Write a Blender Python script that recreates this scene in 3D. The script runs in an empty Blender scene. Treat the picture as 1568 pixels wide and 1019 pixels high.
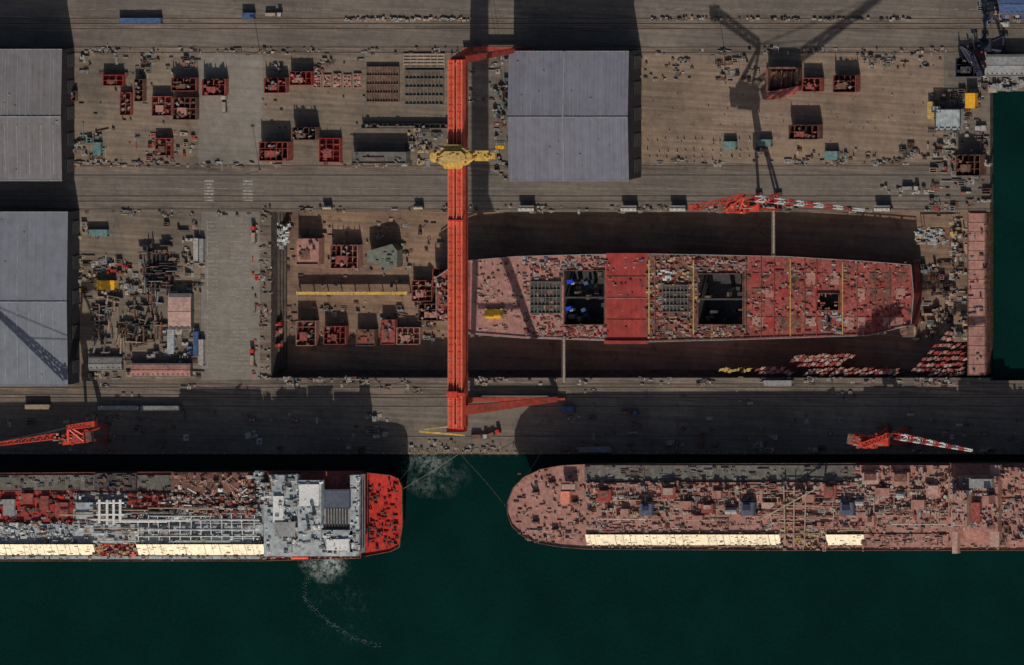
import bpy, math, random, bmesh
from mathutils import Vector, Matrix
random.seed(7)
R=random.random
def U(a,b): return a+(b-a)*R()
S=0.4; LA=0.47; LB=0.10
r=Vector((math.sqrt(1-LA*LA),0,-LA))
ux=-LA*LB/r.x
u=Vector((ux,math.sqrt(1-ux*ux-LB*LB),-LB))
c=r.cross(u)
def T(p):
    X=p[0]/r.x; Y=(p[1]-u.x*X)/u.y
    return (X,Y,p[2])
def W(pu,pv,z=0): return ((pu-784)*S+LA*z,(509.5-pv)*S+LB*z,z)
# ---------------------------------------------------------------- materials
MATS={}
def nt(name):
    m=bpy.data.materials.new(name); m.use_nodes=True
    t=m.node_tree; b=t.nodes['Principled BSDF']; return m,t,b
def noise(t,pos,scale,detail=5,rough=.6,vec=None):
    n=t.nodes.new('ShaderNodeTexNoise'); n.inputs['Scale'].default_value=scale
    n.inputs['Detail'].default_value=detail; n.inputs['Roughness'].default_value=rough
    if vec:
        mp=t.nodes.new('ShaderNodeMapping'); mp.inputs['Scale'].default_value=vec
        t.links.new(pos,mp.inputs[0]); t.links.new(mp.outputs[0],n.inputs['Vector'])
    else: t.links.new(pos,n.inputs['Vector'])
    return n.outputs['Fac']
def mrange(t,s,a,b,lo,hi):
    n=t.nodes.new('ShaderNodeMapRange'); n.inputs[1].default_value=a;n.inputs[2].default_value=b
    n.inputs[3].default_value=lo;n.inputs[4].default_value=hi; t.links.new(s,n.inputs[0]); return n.outputs[0]
def mul(t,a,b):
    n=t.nodes.new('ShaderNodeMath');n.operation='MULTIPLY';t.links.new(a,n.inputs[0]);t.links.new(b,n.inputs[1]);return n.outputs[0]
def mixc(t,f,A,Bc):
    n=t.nodes.new('ShaderNodeMix');n.data_type='RGBA'
    if isinstance(f,float): n.inputs[0].default_value=f
    else: t.links.new(f,n.inputs[0])
    for i,x in ((6,A),(7,Bc)):
        if isinstance(x,tuple): n.inputs[i].default_value=(*x,1)
        else: t.links.new(x,n.inputs[i])
    return n.outputs[2]
def scalec(t,col,f):
    n=t.nodes.new('ShaderNodeVectorMath');n.operation='SCALE'
    if isinstance(col,tuple): n.inputs[0].default_value=col
    else: t.links.new(col,n.inputs[0])
    t.links.new(f,n.inputs['Scale']); return n.outputs[0]
def mat(name,col,var=.35,scale=.5,rough=.7,c2=None,thr=.55,metal=0):
    if name in MATS: return MATS[name]
    m,t,b=nt(name); g=t.nodes.new('ShaderNodeNewGeometry').outputs['Position']
    f=mul(t,mrange(t,noise(t,g,scale),.3,.7,1-var,1+var*.6),mrange(t,noise(t,g,.06,3),.3,.7,1-var*.4,1+var*.4))
    base=col
    if c2: base=mixc(t,mrange(t,noise(t,g,scale*.45,6,.7),thr-.05,thr+.07,0,1),col,c2)
    t.links.new(scalec(t,base,f),b.inputs['Base Color'])
    b.inputs['Roughness'].default_value=rough; b.inputs['Metallic'].default_value=metal
    b.inputs['Specular IOR Level'].default_value=.2
    MATS[name]=m; return m
def gmat(name,col,c2,joint=6.0,stain=.5,streak=.25):
    m,t,b=nt(name); g=t.nodes.new('ShaderNodeNewGeometry').outputs['Position']
    base=mixc(t,mrange(t,noise(t,g,.03,7,.65),.4,.62,0,1),col,c2)
    f=mul(t,mrange(t,noise(t,g,.012,4),.3,.7,.8,1.18),mrange(t,noise(t,g,.9,4,.7),.3,.7,.9,1.09))
    f=mul(t,f,mrange(t,noise(t,g,.22,5,.7),.3,.7,.82,1.15))
    f=mul(t,f,mrange(t,noise(t,g,1,4,.6,(.015,.5,1)),.35,.65,1-streak,1+streak*.5))
    f=mul(t,f,mrange(t,noise(t,g,.09,8,.75),.28,.44,1-stain,1))
    f=mul(t,f,mrange(t,noise(t,g,.45,3,.5),.66,.74,1,1.18))
    if joint:
        br=t.nodes.new('ShaderNodeTexBrick'); br.offset=0
        br.inputs['Scale'].default_value=1; br.inputs['Brick Width'].default_value=joint; br.inputs['Row Height'].default_value=joint
        br.inputs['Mortar Size'].default_value=.1; br.inputs['Color1'].default_value=(1,1,1,1); br.inputs['Color2'].default_value=(.94,.94,.94,1); br.inputs['Mortar'].default_value=(.88,.88,.88,1)
        t.links.new(g,br.inputs['Vector']); f=mul(t,f,br.outputs['Color'])
    t.links.new(scalec(t,base,f),b.inputs['Base Color']); b.inputs['Roughness'].default_value=.9
    b.inputs['Specular IOR Level'].default_value=.12
    return m
M_conc=gmat('quay_concrete',(.178,.145,.115),(.135,.112,.091))
M_yard=gmat('yard_dirt_concrete',(.215,.162,.118),(.155,.124,.096))
M_yard2=gmat('yard_ochre',(.25,.176,.124),(.19,.141,.106))
M_road=gmat('asphalt_road',(.158,.131,.107),(.132,.111,.092),0,.2,.2)
M_light=gmat('light_concrete',(.215,.188,.157),(.178,.156,.130),7,.35,.12)
M_track=gmat('rail_bed',(.20,.15,.115),(.13,.104,.083),3,.5,.4)
M_floor=gmat('dock_floor_mat',(.25,.158,.106),(.165,.108,.077),5,.6)
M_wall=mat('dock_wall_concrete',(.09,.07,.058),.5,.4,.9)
M_rail=mat('rail_steel',(.05,.04,.032),.3,.5,.5)
M_raill=mat('rail_worn',(.24,.19,.15),.3,.5,.5)
M_white=mat('white_paint',(.62,.61,.58),.25,.8)
M_cw=mat('weathered_white',(.36,.34,.31),.4,.8)
M_cream=mat('cream_paint',(.78,.67,.47),.28,.7,.7,(.62,.53,.37),.57)
M_grey=mat('grey_paint',(.20,.19,.18),.4,.6)
M_lgrey=mat('pale_grey_paint',(.33,.36,.365),.35,.35,.6,(.21,.20,.19),.6)
M_lg2=mat('dull_pale_grey',(.25,.245,.24),.35,.5)
M_dgrey=mat('dark_grey_steel',(.06,.055,.055),.5,.6)
M_olive=mat('olive_grey_deck',(.13,.118,.10),.4,.3)
M_red=mat('red_primer',(.28,.068,.055),.5,.5,.7,(.17,.068,.056),.56)
M_redb=mat('bright_red_deck',(.47,.035,.024),.35,.4,.6,(.28,.04,.03),.58)
M_redm=mat('deep_red_plate',(.31,.045,.038),.3,.2,.6,(.23,.05,.042),.55)
M_pink=mat('pinkish_primer',(.35,.175,.14),.3,.4,.7,(.25,.12,.098),.57)
M_pinkl=mat('pale_primer',(.40,.255,.21),.35,.5)
M_rust=mat('rusty_steel',(.19,.088,.06),.5,.6,.8,(.11,.062,.048),.5)
M_brown=mat('brown_timber',(.14,.1,.075),.5,.7,.9)
M_tan=mat('tan_sheet',(.31,.235,.17),.35,.6)
M_orange=mat('crane_orange_red',(.60,.080,.04),.3,.3,.5,(.46,.09,.055),.58)
M_orangel=mat('crane_faded_orange',(.66,.23,.15),.3,.5,.5)
M_cred=mat('crane_red',(.46,.055,.035),.35,.5,.5)
M_legred=mat('leg_weathered_red',(.34,.055,.038),.35,.4,.6,(.24,.06,.04),.55)
M_yellow=mat('safety_yellow',(.75,.38,.03),.25,.6,.5)
M_yel2=mat('faded_yellow',(.47,.32,.11),.35,.6,.5)
M_gold=mat('ochre_paint',(.55,.33,.07),.4,.5,.6,(.42,.29,.13),.54)
M_blue=mat('blue_paint',(.06,.10,.20),.4,.6)
M_navy=mat('navy_steel',(.028,.032,.055),.4,.6)
M_teal=mat('teal_paint',(.12,.20,.19),.4,.6)
M_green=mat('faded_green_steel',(.14,.15,.12),.35,.4,.7,(.18,.12,.09),.6)
M_black=mat('black_opening',(.012,.01,.01),.3,.5)
M_hullb=mat('hull_black',(.03,.012,.012),.3,.3,.4)
M_hullr=mat('hull_antifouling',(.13,.028,.025),.4,.3,.6)
M_glass=mat('window_glass',(.02,.03,.04),.1,.5,.15)
M_roof1=mat('shed_roof_grey',(.165,.15,.152),.13,.25,.6,(.145,.132,.134),.56)
M_roof2=mat('shed_roof_blue_grey',(.17,.18,.205),.13,.2,.6,(.15,.16,.182),.56)
M_roof3=mat('shed_roof_slate',(.165,.163,.195),.13,.2,.6,(.145,.143,.17),.56)
M_cladd=mat('shed_cladding',(.03,.028,.03),.3,.4)  # near-black: shade on the shed walls is put into this colour
M_hut=mat('hut_wall',(.09,.085,.085),.3,.4)
M_seam=mat('roof_seam',(.21,.21,.23),.2,.3)
# ---------------------------------------------------------------- builder
class B:
    def __init__(s,name): s.n=name;s.v=[];s.f=[];s.mi=[];s.m=[]
    def mid(s,m):
        if m not in s.m: s.m.append(m)
        return s.m.index(m)
    def add(s,vs,fs,m):
        o=len(s.v); s.v+=vs; k=s.mid(m)
        for f in fs: s.f.append([i+o for i in f]); s.mi.append(k)
    HX=[(0,3,2,1),(4,5,6,7),(0,1,5,4),(1,2,6,5),(2,3,7,6),(3,0,4,7)]
    def box(s,x0,x1,y0,y1,z0,z1,m):
        s.add([(x0,y0,z0),(x1,y0,z0),(x1,y1,z0),(x0,y1,z0),(x0,y0,z1),(x1,y0,z1),(x1,y1,z1),(x0,y1,z1)],B.HX,m)
    def pb(s,u0,u1,v0,v1,z0,z1,m):
        a=W(u0,v1,z1);b=W(u1,v0,z1); s.box(a[0],b[0],a[1],b[1],z0,z1,m)
    def rb(s,cx,cy,w,d,a,z0,z1,m):
        ca,sa=math.cos(a),math.sin(a); q=[]
        for z in(z0,z1):
            for x,y in((-w/2,-d/2),(w/2,-d/2),(w/2,d/2),(-w/2,d/2)): q.append((cx+x*ca-y*sa,cy+x*sa+y*ca,z))
        s.add(q,B.HX,m)
    def beam(s,p,q,w,m,h=None):
        h=h or w; p=Vector(p);q=Vector(q);d=(q-p)
        if d.length<1e-4:return
        d.normalize(); up=Vector((0,0,1)) if abs(d.z)<.95 else Vector((1,0,0))
        a=d.cross(up).normalized()*w/2; b=a.cross(d).normalized()*h/2; vs=[]
        for e in(p,q):
            for k in(-a-b,a-b,a+b,-a+b): vs.append(tuple(e+k))
        s.add(vs,[(0,3,2,1),(4,5,6,7),(0,1,5,4),(1,2,6,5),(2,3,7,6),(3,0,4,7)],m)
    def taper(s,p,q,w,w2,m,h,h2):
        p=Vector(p);q=Vector(q);d=(q-p).normalized(); up=Vector((0,0,1))
        a=d.cross(up).normalized(); b=a.cross(d).normalized(); vs=[]
        for e,ww,hh in((p,w,h),(q,w2,h2)):
            for i,j in((-1,-1),(1,-1),(1,1),(-1,1)): vs.append(tuple(e+a*ww/2*i+b*hh/2*j))
        s.add(vs,[(0,3,2,1),(4,5,6,7),(0,1,5,4),(1,2,6,5),(2,3,7,6),(3,0,4,7)],m)
    def tube(s,p,q,rad,m,n=8,r2=None):
        p=Vector(p);q=Vector(q);d=(q-p).normalized(); up=Vector((0,0,1)) if abs(d.z)<.95 else Vector((1,0,0))
        a=d.cross(up).normalized(); b=a.cross(d); vs=[]; r2=rad if r2 is None else r2
        for e,rr in((p,rad),(q,r2)):
            for i in range(n):
                t=2*math.pi*i/n; vs.append(tuple(e+(a*math.cos(t)+b*math.sin(t))*rr))
        fs=[(i,(i+1)%n,n+(i+1)%n,n+i) for i in range(n)]+[tuple(range(n)),tuple(range(n,2*n))]
        s.add(vs,fs,m)
    def poly(s,pts,z,m): s.add([W(a,b,z) for a,b in pts],[tuple(range(len(pts)))],m)
    def loft(s,loops,m,cap=None):
        n=len(loops[0])
        for A_,B_ in zip(loops,loops[1:]):
            s.add(list(A_)+list(B_),[(i,(i+1)%n,n+(i+1)%n,n+i) for i in range(n)],m)
        if cap: s.add(list(loops[-1]),[tuple(range(n))],cap)
    def oct(s,u0,u1,v0,v1,z0,z1,m,k=.3):
        w=(u1-u0)*k*.6;h=(v1-v0)*k; pts=[(u0+w,v0),(u1-w,v0),(u1,v0+h),(u1,v1-h),(u1-w,v1),(u0+w,v1),(u0,v1-h),(u0,v0+h)]
        hi=[W(a,b,z1) for a,b in pts]; lo=[(p[0],p[1],z0) for p in hi]; s.loft([lo,hi],m,m)
    def lattice(s,p,q,w,m,m2=None,seg=8,w2=None,t=.5):
        p=Vector(p);q=Vector(q);d=(q-p).normalized(); a=d.cross(Vector((0,0,1))).normalized(); b=a.cross(d)
        w2=w2 or w; prev=None
        for i in range(seg+1):
            k=i/seg; cc=p.lerp(q,k); ww=(w*(1-k)+w2*k)/2
            cs=[cc+a*ww+b*ww,cc-a*ww+b*ww,cc-a*ww-b*ww,cc+a*ww-b*ww]
            mm=m if (m2 is None or i%2) else m2
            if prev:
                for j in range(4):
                    s.beam(prev[j],cs[j],t,mm)
                    s.beam(prev[j],cs[(j+1)%4],t*.6,mm); s.beam(cs[j],cs[(j+1)%4],t*.6,mm)
            prev=cs
    def done(s,parent=None):
        me=bpy.data.meshes.new(s.n); me.from_pydata([T(p) for p in s.v],[],s.f)
        for m in s.m: me.materials.append(m)
        me.polygons.foreach_set('material_index',s.mi)
        me.validate(); me.update()
        bm=bmesh.new(); bm.from_mesh(me); bmesh.ops.recalc_face_normals(bm,faces=bm.faces); bm.to_mesh(me); bm.free()
        o=bpy.data.objects.new(s.n,me); bpy.context.scene.collection.objects.link(o)
        if parent: o.parent=parent
        return o
def empty(name):
    o=bpy.data.objects.new(name,None); bpy.context.scene.collection.objects.link(o); return o
# ---------------------------------------------------------------- clutter vocab
def item(b,cu,cv,w,d,z,h,pal,kind=None):
    x,y,_=W(cu,cv,z+h); m=random.choice(pal); k=kind or random.choice(['box','box','flat','flat','frame','pipes','beam','step','drum','rack'])
    a=random.choice([0,0,0,math.pi/2,U(-.3,.3)])
    if k=='box':
        b.rb(x,y,w,d,a,z,z+h,m); 
        if w>1.5: b.rb(x+U(-.2,.2)*w,y+U(-.2,.2)*d,w*.35,d*.35,a,z+h,z+h*1.25,random.choice(pal))
    elif k=='flat':
        b.rb(x,y,w*1.2,d*1.2,a,z,z+h*.25,m); b.rb(x,y,w*.6,d*.5,a,z+h*.25,z+h*.4,random.choice(pal))
    elif k=='step':
        b.rb(x,y,w,d,a,z,z+h*.6,m); b.rb(x-w*.2,y,w*.5,d*.8,a,z+h*.6,z+h,random.choice(pal))
    elif k=='frame':
        t=.35
        for sx in(-1,1): b.rb(x+sx*w/2,y,t,d,0,z,z+h,m)
        for sy in(-1,0,1): b.rb(x,y+sy*d/2*.97,w-t,t,0,z+.01,z+h*.9,m)
    elif k=='pipes':
        n=max(2,int(d/.8))
        for i in range(min(n,6)):
            yy=y-d/2+i*.8; b.tube((x-w/2*U(.7,1.2),yy,z+.4),(x+w/2*U(.7,1.2),yy,z+.4),.35,m,6)
    elif k=='beam': b.rb(x,y,max(w,d)*1.6,.5,a,z,z+.7,m)
    elif k=='drum': b.tube((x,y,z),(x,y,z+h),min(w,d)/2,m,10)
    elif k=='rack':
        for i in range(4): b.rb(x-w/2+w*i/3,y,.3,d,0,z,z+h,m)
        b.rb(x,y,w,.3,0,z+h*.5,z+h*.8,m)
def scatter(b,u0,u1,v0,v1,n,pal,s0=1,s1=4,z=0,h0=.5,h1=2.5,kind=None,clump=0):
    cs=[(U(u0,u1),U(v0,v1)) for _ in range(max(3,n//9))]
    for i in range(n):
        if R()<clump:
            q=random.choice(cs); cu=min(u1,max(u0,q[0]+random.gauss(0,5))); cv=min(v1,max(v0,q[1]+random.gauss(0,3)))
        else: cu,cv=U(u0,u1),U(v0,v1)
        w=U(s0,s1)*random.choice([1,1,1.6]); item(b,cu,cv,w,U(s0,s1)*.8,z,U(h0,h1),pal,kind)
P_yard=[M_rust,M_grey,M_brown,M_dgrey,M_tan,M_red,M_lg2,M_olive,M_rust,M_olive,M_brown,M_cw,M_teal]
P_dull=[M_rust,M_brown,M_dgrey,M_olive,M_grey,M_tan,M_brown,M_lg2]
P_line=[M_rust,M_brown,M_olive,M_grey,M_tan,M_brown,M_lg2,M_conc,M_yard,M_tan,M_cw]
P_red=[M_red,M_rust,M_pink,M_redm,M_dgrey]
P_ship=[M_pink,M_pink,M_tan,M_pinkl,M_pinkl,M_rust,M_brown,M_cw,M_red,M_rust,M_pink,M_lg2]
P_shipA=[M_white,M_lgrey,M_white,M_cw,M_tan,M_rust,M_grey,M_lgrey,M_lg2,M_lgrey]
P_deckC=[M_pink,M_rust,M_red,M_tan,M_pink,M_pinkl,M_rust,M_red,M_redm,M_lg2,M_grey]
# ---------------------------------------------------------------- ground, water
g=B('ground'); FAR=9000
us=[-FAR,415,1516,FAR]; vs=[-FAR,140,325,579,590,696]
DOCK=-13.5
for i in range(3):
    for j in range(5):
        if not((i==1 and j==2) or (i==2 and j in(1,2,3))): g.poly([(us[i],vs[j+1]),(us[i+1],vs[j+1]),(us[i+1],vs[j]),(us[i],vs[j])],0,M_conc)
def wall(b,u0,v0,u1,v1,z0,z1,m): 
    b.add([W(u0,v0)[:2]+(z0,),W(u1,v1)[:2]+(z0,),W(u1,v1)[:2]+(z1,),W(u0,v0)[:2]+(z1,)],[(0,1,2,3)],m)
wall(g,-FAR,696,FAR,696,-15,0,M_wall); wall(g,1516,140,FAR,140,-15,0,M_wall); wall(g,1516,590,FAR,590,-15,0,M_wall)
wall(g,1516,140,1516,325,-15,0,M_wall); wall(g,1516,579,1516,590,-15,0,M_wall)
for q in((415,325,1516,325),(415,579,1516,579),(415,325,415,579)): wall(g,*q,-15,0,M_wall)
g.done()
d=B('dry_dock_floor'); a=W(415,579);e=W(1516,325); d.add([(a[0],a[1],DOCK),(e[0],a[1],DOCK),(e[0],e[1],DOCK),(a[0],e[1],DOCK)],[(0,1,2,3)],M_floor); d.done()
d=B('dock_altar_steps')
for k in range(3):
    x0,y0,_=W(415,579);x1,y1,_=W(1480,325)
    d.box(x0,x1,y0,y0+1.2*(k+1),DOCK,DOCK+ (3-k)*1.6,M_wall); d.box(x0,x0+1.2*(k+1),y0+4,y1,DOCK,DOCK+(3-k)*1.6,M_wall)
d.done()
m,t,b_=nt('harbour_water'); gp=t.nodes.new('ShaderNodeNewGeometry').outputs['Position']
colw=mixc(t,mrange(t,noise(t,gp,.006,4),.35,.65,0,1),(.0016,.019,.0155),(.001,.0130,.0115))
f=mul(t,mrange(t,noise(t,gp,.5,6,.7),.3,.7,.85,1.2),mrange(t,noise(t,gp,.03,5,.6),.3,.7,.88,1.15))
t.links.new(scalec(t,colw,f),b_.inputs['Base Color']); b_.inputs['Roughness'].default_value=.35; b_.inputs['IOR'].default_value=1.33
b_.inputs['Specular IOR Level'].default_value=.12
bp=t.nodes.new('ShaderNodeBump'); bp.inputs['Strength'].default_value=.5; bp.inputs['Distance'].default_value=.4
t.links.new(noise(t,gp,.35,8,.7),bp.inputs['Height']); t.links.new(bp.outputs[0],b_.inputs['Normal'])
M_water=m
w=B('harbour_water'); ZW=-4
def flat(b,u0,u1,v0,v1,z,m):
    a=W(u0,v1);e=W(u1,v0); b.add([(a[0],a[1],z),(e[0],a[1],z),(e[0],e[1],z),(a[0],e[1],z)],[(0,1,2,3)],m)
flat(w,-FAR,FAR,696,FAR,ZW,M_water); flat(w,1516,FAR,140,590,ZW,M_water); w.done()
def foam_mat(name,dens,thr,col=(.42,.47,.45)):
    m,t,b=nt(name); g=t.nodes.new('ShaderNodeNewGeometry').outputs['Position']
    tc=t.nodes.new('ShaderNodeTexCoord'); gr=t.nodes.new('ShaderNodeTexGradient'); gr.gradient_type='SPHERICAL'
    mp=t.nodes.new('ShaderNodeMapping'); mp.inputs['Location'].default_value=(-1,-1,0); mp.inputs['Scale'].default_value=(2,2,0)
    t.links.new(tc.outputs['Generated'],mp.inputs[0]); t.links.new(mp.outputs[0],gr.inputs[0])
    n=mrange(t,noise(t,g,.35,9,.8),thr,thr+.2,0,1)
    al=mul(t,mul(t,n,mrange(t,gr.outputs['Fac'],0,.6,0,1)),mrange(t,noise(t,g,.08,4,.6),.38,.6,0,dens))
    b.inputs['Base Color'].default_value=(*col,1); b.inputs['Roughness'].default_value=.9
    t.links.new(al,b.inputs['Alpha']); return m
M_foam=foam_mat('foam_thick',.9,.42); M_foam2=foam_mat('foam_thin',.4,.42,(.3,.36,.34)); M_foam3=foam_mat('foam_faint',.10,.48,(.2,.27,.26))
for (u0,u1,v0,v1,mm) in((450,535,830,895,M_foam),(465,520,838,882,M_foam),(600,720,690,765,M_foam2),(612,690,688,725,M_foam2),(440,600,870,1000,M_foam3)):
    q=B('water_foam'); flat(q,u0,u1,v0,v1,ZW+.05+.02*R(),mm); q.done()
q=B('foam_trail'); pts=[(470,880),(461,900),(464,922),(480,938),(500,955),(520,968),(545,982),(578,990)]
for (p1,p2) in zip(pts,pts[1:]):
    for k in range(46):
        t0=R(); uu=p1[0]+(p2[0]-p1[0])*t0+random.gauss(0,2.2); vv=p1[1]+(p2[1]-p1[1])*t0+random.gauss(0,2.2)
        x,y,_=W(uu,vv); rr=U(.06,.3); n=6
        q.add([(x+rr*U(.6,1.8)*math.cos(6.28*i/n),y+rr*U(.4,1.4)*math.sin(6.28*i/n),ZW+.1) for i in range(n)],[tuple(range(n))],mat('foam_specks',(.07,.11,.105),.4,.5))
q.done()
# ---------------------------------------------------------------- ground zones
def zone(name,rects,z,m):
    b=B(name)
    for q in rects: flat(b,*q,z,m)
    b.done()
zone('road',[(-400,2000,0,70),(-400,1516,262,318)],.02,M_road)
zone('storage_yard_ground',[(100,304,84,252),(402,690,84,252),(108,306,334,580)],.02,M_yard)
zone('east_yard_ground',[(968,1445,84,250)],.02,M_yard2)
zone('pavement',[(304,402,75,262),(308,398,322,582)],.03,M_light)
zone('crane_rail_track',[(100,1516,70,84),(-400,1516,316,324.5),(-400,2000,583,612),(-400,2000,24,34),(-400,2000,40,48),(100,1516,252,262),(398,414,325,583)],.035,M_track)
zone('quay_apron',[(-400,2000,612,694)],.02,M_conc)
b=B('crane_rails')
for v in(28,36,44,72,80,254,268,300,308,320,588,593,604,609,622,668):
    flat(b,-400,1516 if 140<v<580 else 2000,v,v+.9,.09,M_rail); flat(b,-400,1516 if 140<v<580 else 2000,v+1.3,v+1.9,.092,M_raill)
b.done()
b=B('road_markings')
M_mark=mat('worn_white_marking',(.32,.295,.26),.5,.6,.8,(.2,.175,.145),.5)
for v in range(340,570,6):
    flat(b,318,333,v,v+.9,.07,M_mark); flat(b,353,381,v,v+.9,.07,M_mark)
flat(b,317,317.8,338,570,.07,M_mark)
for k in range(7):
    flat(b,313,327,276+k*5,279+k*5,.07,M_mark); flat(b,372,387,276+k*5,279+k*5,.07,M_mark)
flat(b,100,1500,289,289.6,.07,M_mark)
for u_ in range(104,1500,30): flat(b,u_,u_+14,14,14.7,.07,M_mark)
b.done()
b=B('yard_bollard_posts')
for vv in(216,232,243):
    for uu in range(980,1190,14):
        x,y,_=W(uu+U(-3,3),vv+U(-2,2)); b.tube((x,y,0),(x,y,U(.8,1.6)),.3,random.choice([M_tan,M_cw,M_pinkl]),6)
for _ in range(110):
    x,y,_z=W(U(975,1440),U(100,245)); b.tube((x,y,0),(x,y,U(.4,1)),U(.12,.35),random.choice([M_tan,M_cw,M_brown]),6)
b.done()
# ---------------------------------------------------------------- sheds
def shed(u0,u1,v0,v1,vr,h,mr,step,mid=None,sky=False):
    e=empty('fabrication_shed'); b=B('roof')
    x0,y0,_=W(u0,v1,h);x1,y1,_=W(u1,v0,h); yr=W(0,vr,h+1.6)[1]; hr=h+1.6
    b.add([(x0,y0,h),(x1,y0,h),(x1,yr,hr),(x0,yr,hr)],[(0,1,2,3)],mr); b.add([(x0,yr,hr),(x1,yr,hr),(x1,y1,h),(x0,y1,h)],[(0,1,2,3)],mr)
    b.box(x0,x1,yr-.4,yr+.4,hr+.01,hr+.4,M_seam)
    x=x0+2
    while x<x1:
        for ya,za,yb,zb in((y0,h,yr,hr),(yr,hr,y1,h)): b.beam((x,ya,za+.1),(x,yb,zb+.1),.35,random.choice([M_seam,mr,mr]),.3)
        x+=step
    if mid: xm=W(mid,0,h)[0]; b.beam((xm,y0,h+.2),(xm,yr,hr+.2),.9,M_seam,.5);b.beam((xm,yr,hr+.2),(xm,y1,h+.2),.9,M_seam,.5)
    if sky:
        xx=x0+4
        while xx<x1-3:
            b.beam((xx,y0+4,h+.25),(xx,yr-5,hr+.05),.45,M_lg2,.2); b.beam((xx,yr+4,hr+.05),(xx,y1-5,h+.25),.45,M_seam,.2); xx+=7.4
    for k in range(14):
        xx=U(x0+2,x1-2); yy=U(y0+2,y1-2); zz=h+1.6*(1-abs(yy-yr)/(abs(y1-y0)/2)); b.rb(xx,yy,U(.6,1.4),U(.6,1.6),0,zz-.3,zz+.4,random.choice([M_seam,mr,mr]))
    for yy in(y0,y1): b.box(x0,x1,yy-.3,yy+.3,h-.4,h+.15,M_seam)
    b.done(e)
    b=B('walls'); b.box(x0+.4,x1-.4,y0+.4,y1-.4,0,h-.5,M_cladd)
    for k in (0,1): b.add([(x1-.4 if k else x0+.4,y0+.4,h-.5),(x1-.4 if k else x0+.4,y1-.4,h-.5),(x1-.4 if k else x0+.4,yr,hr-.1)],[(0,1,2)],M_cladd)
    b.done(e)
    b=B('doors_and_windows'); n=5
    for k in range(n):
        yy=y0+(k+.5)*(y1-y0)/n; b.box(x1-.4,x1-.2,yy-4,yy+4,0,9,M_dgrey); b.box(x1-.4,x1-.25,yy-5,yy+5,11,12.2,M_glass)
    xx=x0+8
    while xx<x1-8: b.box(xx-3,xx+3,y1-.4,y1-.2,0,8,M_dgrey); b.box(xx-5,xx+5,y1-.4,y1-.25,10,11.2,M_glass); xx+=14
    b.done(e)
shed(-260,95,76,277,179,17,M_roof1,3.7,sky=True)
shed(-260,104,325,591,463,16,M_roof2,5.4,sky=True)
shed(779,963,79,277,180,17,M_roof3,2.4,mid=864)
# ---------------------------------------------------------------- hull blocks
def hull_block(u0,u1,v0,v1,h,m,m2=None,z=0,name='hull_block',solid=False):
    m2=m2 or m; b=B(name); x0,y0,_=W(u0,v1,z+h);x1,y1,_=W(u1,v0,z+h); t=.35
    nx=max(2,int((x1-x0)/3.2)); ny=max(2,int((y1-y0)/3.2))
    b.box(x0,x1,y0,y1,z+.6,z+h*(.9 if solid else .35),m)
    b.box(x0-.01,x0+t,y0,y1,z+.5,z+h,m); b.box(x1-t,x1+.01,y0,y1,z+.5,z+h*U(.7,1),m)
    b.box(x0+t,x1-t,y0,y0+t,z+.5,z+h,m); b.box(x0+t,x1-t,y1-t,y1,z+.5,z+h*U(.6,.98),m)
    for i in range(1,nx): x=x0+(x1-x0)*i/nx; b.box(x-.15,x+.15,y0+t,y1-t,z+h*.3,z+h*U(.8,.97),random.choice([m,m2]))
    for i in range(1,ny): y=y0+(y1-y0)*i/ny; b.box(x0+t,x1-t,y-.12,y+.12,z+h*.3,z+h*U(.7,.93),random.choice([m,m2]))
    for i in range(9):
        xx=U(x0+1,x1-1);yy=U(y0+1,y1-1); b.rb(xx,yy,U(.6,2.2),U(.5,1.8),U(0,1),z+h*.5,z+h*U(.85,1.12),random.choice([m2,m,M_grey,M_rust]))
    if (x1-x0)>8: b.box(x0+(x1-x0)*.2,x0+(x1-x0)*.6,y0+(y1-y0)*.2,y0+(y1-y0)*.55,z+h*.6,z+h*.98,m2)
    for sx in(.12,.88):
        for sy in(.12,.88): xx=x0+(x1-x0)*sx;yy=y0+(y1-y0)*sy; b.box(xx-.4,xx+.4,yy-.4,yy+.4,z,z+.6,M_brown)
    b.done()
for q in [(157,188,115,132,4),(205,219,122,156,5),(183,200,142,177,3.5),(232,262,148,178,4),(264,299,150,184,5.5),(309,343,122,147,6.5),(98,115,140,155,4),
          (404,436,120,143,6),(443,476,110,131,5.5),(396,440,218,247,8),(446,481,196,215,8),(488,520,212,249,4),(237,262,212,239,3.5),
          (262,298,120,140,6),(1228,1256,120,141,5.5),(1275,1309,116,142,7.5),(1207,1251,192,214,8)]:
    hull_block(*q,random.choice([M_red,M_red,M_rust,M_redm]),random.choice([M_pink,M_rust,M_red]))
b=B('hull_block')
hi=[W(a_,b__,7) for a_,b__ in((1172,142),(1222,132),(1222,140),(1200,150),(1172,154))]; lo=[(p[0],p[1],.6) for p in hi]; b.loft([lo,hi],M_red,M_red)
for k in range(6): b.beam(W(1176+k*8,146,7.2),W(1176+k*8,136+U(0,8),3),.5,M_pink)
b.pb(1172,1222,110,134,.5,3,M_rust); b.pb(1173,1176,104,140,.5,7,M_rust); b.pb(1218,1222,104,134,.5,6,M_rust); b.pb(1176,1218,103,106,.5,6.5,M_rust)
for k in range(5): b.pb(1180+k*8,1181+k*8,108,134,.5,U(3.5,5.5),M_rust)
for (a_,b__) in((1176,148),(1216,136),(1180,110),(1214,110)): x,y,_=W(a_,b__,5); b.box(x-.5,x+.5,y-.5,y+.5,0,.6,M_brown)
b.done()
for k in range(5): hull_block(479+k*15.5,491+k*15.5,113+U(-1,2),135,1.2,M_pink,M_pinkl,name='steel_panel')
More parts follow.
